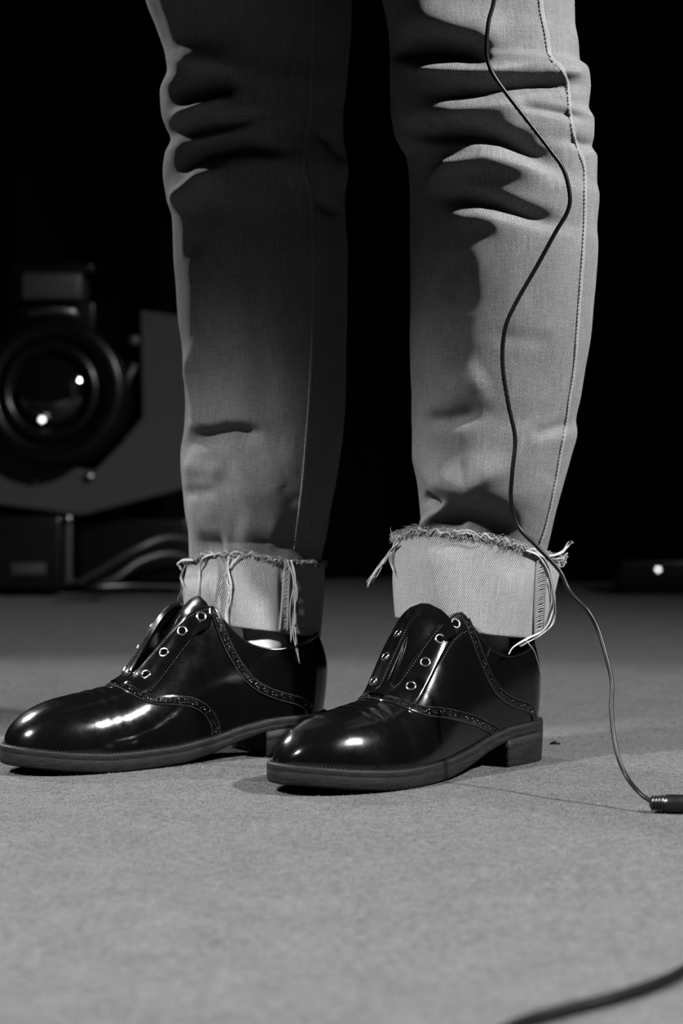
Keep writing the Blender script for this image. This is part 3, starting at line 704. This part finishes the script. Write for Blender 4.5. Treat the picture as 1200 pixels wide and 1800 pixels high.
    for i in range(n1):
        for j in range(n2):
            f.append((i*k+j, (i+1)*k+j, (i+1)*k+j+1, i*k+j+1)); b = (n1+1)*k; f.append((b+i*k+j, b+i*k+j+1, b+(i+1)*k+j+1, b+(i+1)*k+j))
    mk('tongue', v, f, M['leather'])
    # insole, closing the inside
    v = []; f = []; n_ = 60
    for i in range(n_+1):
        x = .004+(LU-.012)*i/n_; c, w_ = outline(np.array(x)); 
        for s_ in (-1, -.5, 0, .5, 1): v.append((x, float(c)+float(w_)*s_*.96, float(z0F(x))+.003))
    for i in range(n_):
        for j in range(4): f.append((i*5+j, (i+1)*5+j, (i+1)*5+j+1, i*5+j+1))
    mk('insole', v, f, M['leather_dull'])
    return shoe
def fr_sign(fr): return 1 if (fr.F[0]*fr.l[1]-fr.F[1]*fr.l[0]) > 0 else -1
frR = ShoeFrame(HR, FR, (-FR[1], FR[0])); frL = ShoeFrame(HL, FL, (FL[1], -FL[0]))
shR = build_shoe(frR, 'nearer black laceless brogue shoe on the right, toe towards the lens', {1: (0, .0, 0), -1: (.030, 0, 1)}, (-.008, .030))
shL = build_shoe(frL, 'black laceless brogue shoe on the left, seen along its inner side', {1: (.030, .024, 0), -1: (0, .010, 0)}, (.014, .020))

# ------------------------------------------------------------------ thin cable in front of the leg
cp = [(872, -60, 1.88), (868, 0, 1.88), (858, 40, 1.878), (855, 90, 1.878), (862, 122, 1.878), (885, 158, 1.878), (925, 210, 1.878), (965, 262, 1.878), (990, 298, 1.878), (1001, 342, 1.878), (997, 372, 1.878), (975, 410, 1.878), (945, 465, 1.878), (905, 535, 1.878), (887, 580, 1.878), (883, 640, 1.878), (893, 710, 1.878), (905, 770, 1.878), (900, 830, 1.876), (898, 880, 1.88), (910, 925, 1.88), (945, 962, 1.875), (983, 1003, 1.87), (1000, 1037, 1.865), (1030, 1070, 1.855), (1050, 1105, 1.85), (1064, 1150, 1.84), (1075, 1200, 1.83), (1074, 1245, 1.82), (1078, 1290, 1.81), (1086, 1330, 1.80), (1102, 1367, 1.79), (1125, 1395, 1.775), (1146, 1410, 1.768)]
cab = thing('audio_cable', 'thin black cable hanging before the right leg down to a plug on the carpet', 'cable', tuple(P(1146, 1410, 1.768)*(1, 1, 0)))
def rel(pts, o): return np.array(pts)-np.array(o.location)
mb = MB(); mb.tube(rel(catmull([P(*c) for c in cp], 8), cab), .00175, 12); mb.build('cord', M['rubber'], cab)
c0 = P(1141, 1413, 1.768); c0[2] = .0076; prof = [(0, .0028), (.001, .0045)]
for k in range(4): prof += [(.002+k*.0024, .0058+k*.0003), (.0034+k*.0024, .0058+k*.0003), (.0037+k*.0024, .0049+k*.0003), (.0042+k*.0024, .0049+k*.0003)]
prof += [(.0125, .0068), (.014, .0071), (.040, .0071), (.0405, .0066), (.042, .0066), (.0425, .0071), (.058, .0071), (.059, .005), (.064, .0034), (.085, .0022)]
ax = np.array((1, -.16, 0.)); mb = MB(); mb.lathe(rel(c0, cab), ax, prof, 28); mb.build('plug_barrel', M['plug'], cab)
ax /= np.linalg.norm(ax); e = c0+ax*.08
mb = MB(); mb.tube(rel(catmull([e, e+(.05, -.01, -.004), e+(.15, .02, -.0055), e+(.3, .2, -.0055)], 8), cab), .0019, 10); mb.build('cord', M['rubber'], cab)
# blurred cable in the foreground
fc = catmull([(-.02, .98, .0035), (.05, 1.06, .0035), (.085, 1.125, .0035), (.115, 1.158, .0035), (.145, 1.185, .0035), (.178, 1.225, .0035), (.22, 1.30, .0035), (.30, 1.40, .0035)], 8)
mb = MB(); mb.tube(fc, .0034, 12); fcab = mb.build('foreground_cable', M['rubber']); tag(fcab, 'thick black cable curving over the carpet in the blurred near right corner', 'cable')
# speck of lint
mb = MB(); mb.tube(P(975, 1309, 2.146)*(1, 1, 0)+np.array([(-.005, 0, .001), (0, .001, .0022), (.005, .0, .001)]), [.0008, .0018, .0008], 6)
tag(mb.build('lint_speck', M['rubber']), 'tiny black speck of lint on the carpet right of the heel', 'lint')

# ------------------------------------------------------------------ stage lamp at the back left
D = 4.0; k_ = D/F
sl = thing('stage_lantern', 'blurred black stage lamp with round lens in a grey floor bracket', 'stage lamp', (P(100, 1000, D)[0], D, 0))
def q(px, py, d=D): return P(px, py, d)-np.array(sl.location)
def plate(pts, d0, d1, name, m):
    n_ = len(pts); v = [q(x, y, D)+(0, d0-D, 0) for x, y in pts]+[q(x, y, D)+(0, d1-D, 0) for x, y in pts]
    f = [tuple(range(n_))[::-1], tuple(range(n_, 2*n_))]+[(i, (i+1) % n_, n_+(i+1) % n_, n_+i) for i in range(n_)]
    o = make(name, v, f, m, sl, smooth=False); b = o.modifiers.new('b', 'BEVEL'); b.width = .003; b.segments = 2; return o
plate([(246, 545), (360, 562), (360, 850), (145, 906), (-60, 880), (-190, 760), (-190, 560), (-70, 545), (-65, 730), (0, 775), (52, 812), (165, 828), (212, 780), (250, 733)], 4.0, 4.03, 'yoke_bracket', M['bracket'])
def lath(c, ax, prof, name, m, seg=40): mb = MB(); mb.lathe(c, ax, prof, seg); return mb.build(name, m, sl)
lc = q(100, 690)+np.array((0, -.02, 0)); axd = np.array((-.12, -1, .05))
lath(lc, axd, [(-.20, .06), (-.19, .11), (-.12, .128), (.03, .128), (.035, .122), (.036, .094), (.02, .090), (.015, .0)], 'lamp_housing', M['housing'])
mb = MB(); ax_ = axd/np.linalg.norm(axd); mb.ring(lc+ax_*.038, ax_, .078, .011, 40, 10); mb.build('lens_ring', M['housing'], sl)
lath(lc, axd, [(.02, .068), (.03, .06), (.037, .045), (.041, .022), (.042, 0)], 'lens', M['lensglass'])
mb = MB(); mb.box(q(42, 530)+(0, -.04, 0), q(148, 482)+(0, .08, 0), .006); mb.build('ballast_box', M['label'], sl)
mb = MB(); mb.box(q(30, 600)+(0, -.02, 0), q(170, 530)+(0, .1, 0), .008); mb.build('top_cover', M['housing'], sl)
mb = MB(); mb.box(q(20, 482)+(0, .0, 0), q(165, 462)+(0, .1, 0), .006); mb.build('cooling_cap', M['housing'], sl)
mb = MB(); mb.tube([q(58, 562)+(0, -.05, 0), q(64, 551)+(0, -.055, 0), q(100, 547)+(0, -.055, 0), q(135, 551)+(0, -.055, 0), q(142, 562)+(0, -.05, 0)], .007, 10); mb.build('handle', M['chrome'], sl)
mb = MB(); mb.tube([q(217, 690)+(0, -.03, 0), q(240, 640)+(0, -.03, 0)], .006, 10); mb.build('locking_lever', M['bracket'], sl); lath(q(238, 600)+np.array((0, -.02, 0)), (0, -1, 0), [(0, .010), (.015, .010), (.018, .006), (.018, 0)], 'knob', M['bracket'], 16)
for (x, y) in ((62, 843), (158, 838), (120, 912)):
    lath(q(x, y)+np.array((0, -.002, 0)), (0, -1, .2), [(0, .008), (.006, .008), (.009, .005), (.010, 0)], 'bolt', M['chrome'], 16)
mb = MB(); mb.lathe(q(83, 738)+np.array((0, -.068, 0)), (0, -1, .1), [(0, .0045), (.003, .0045), (.005, .002), (.0055, 0)], 14); mb.build('indicator_light', M['led'], sl)  # small emissive dot set before the lens as a bright point
mb = MB(); mb.box(q(-140, 1038)+(0, 0, 0), q(110, 905)+(0, .12, 0), .01); mb.build('power_pack', M['housing'], sl)
mb = MB(); mb.box(q(112, 1035)+(0, .01, 0), q(124, 905)+(0, .03, 0), .003); mb.build('support_post', M['bracket'], sl)
mb = MB(); mb.box(q(125, 1030)+(0, .06, 0), q(330, 912)+(0, .2, 0), .01); mb.build('rear_case', M['housing'], sl)
mb = MB(); mb.box(q(20, 1010)+(0, -.003, 0), q(80, 990)+(0, .002, 0), .001); mb.build('socket_plate', M['label'], sl)
for i, cpts in enumerate(([(130, 1030, 3.93), (180, 1000, 3.92), (240, 965, 3.92), (300, 945, 3.95), (370, 960, 4.0)], [(150, 1036, 3.90), (200, 1018, 3.90), (250, 985, 3.92), (310, 975, 3.95), (380, 1010, 4.0)], [(120, 1030, 3.88), (160, 1032, 3.86), (230, 1030, 3.88), (330, 1033, 3.9)])):
    pts = [P(*c) for c in cpts]; mb = MB(); mb.tube(catmull(pts, 8), .006, 10)
    o = mb.build('power_cable', M['housing'] if i == 2 else mat('grey_cable', .012, .45))
    tag(o, ['grey cable arching highest beside the stage lamp foot', 'grey cable looping below the highest one by the stage lamp foot', 'black cable lying flat on the carpet before the stage lamp'][i], 'cable', 'cables by the stage lamp')
# small floor box with a lit lamp at the back right
fb = thing('floor_box', 'small black box with a lit white indicator at the foot of the curtain, far right', 'power supply', (P(1157, 1000, 4.05)[0], 4.05, 0))
bx = fb.location
mb = MB(); mb.box((-.07, .006, 0), (.09, .09, .062), .006); mb.build('case', M['housing'], fb)
mb = MB(); mb.lathe((0, .006, .0455), (0, -1, 0), [(0, .0035), (.003, .0035), (.0045, .002), (.005, 0)], 14); mb.build('indicator_light', M['led'], fb)
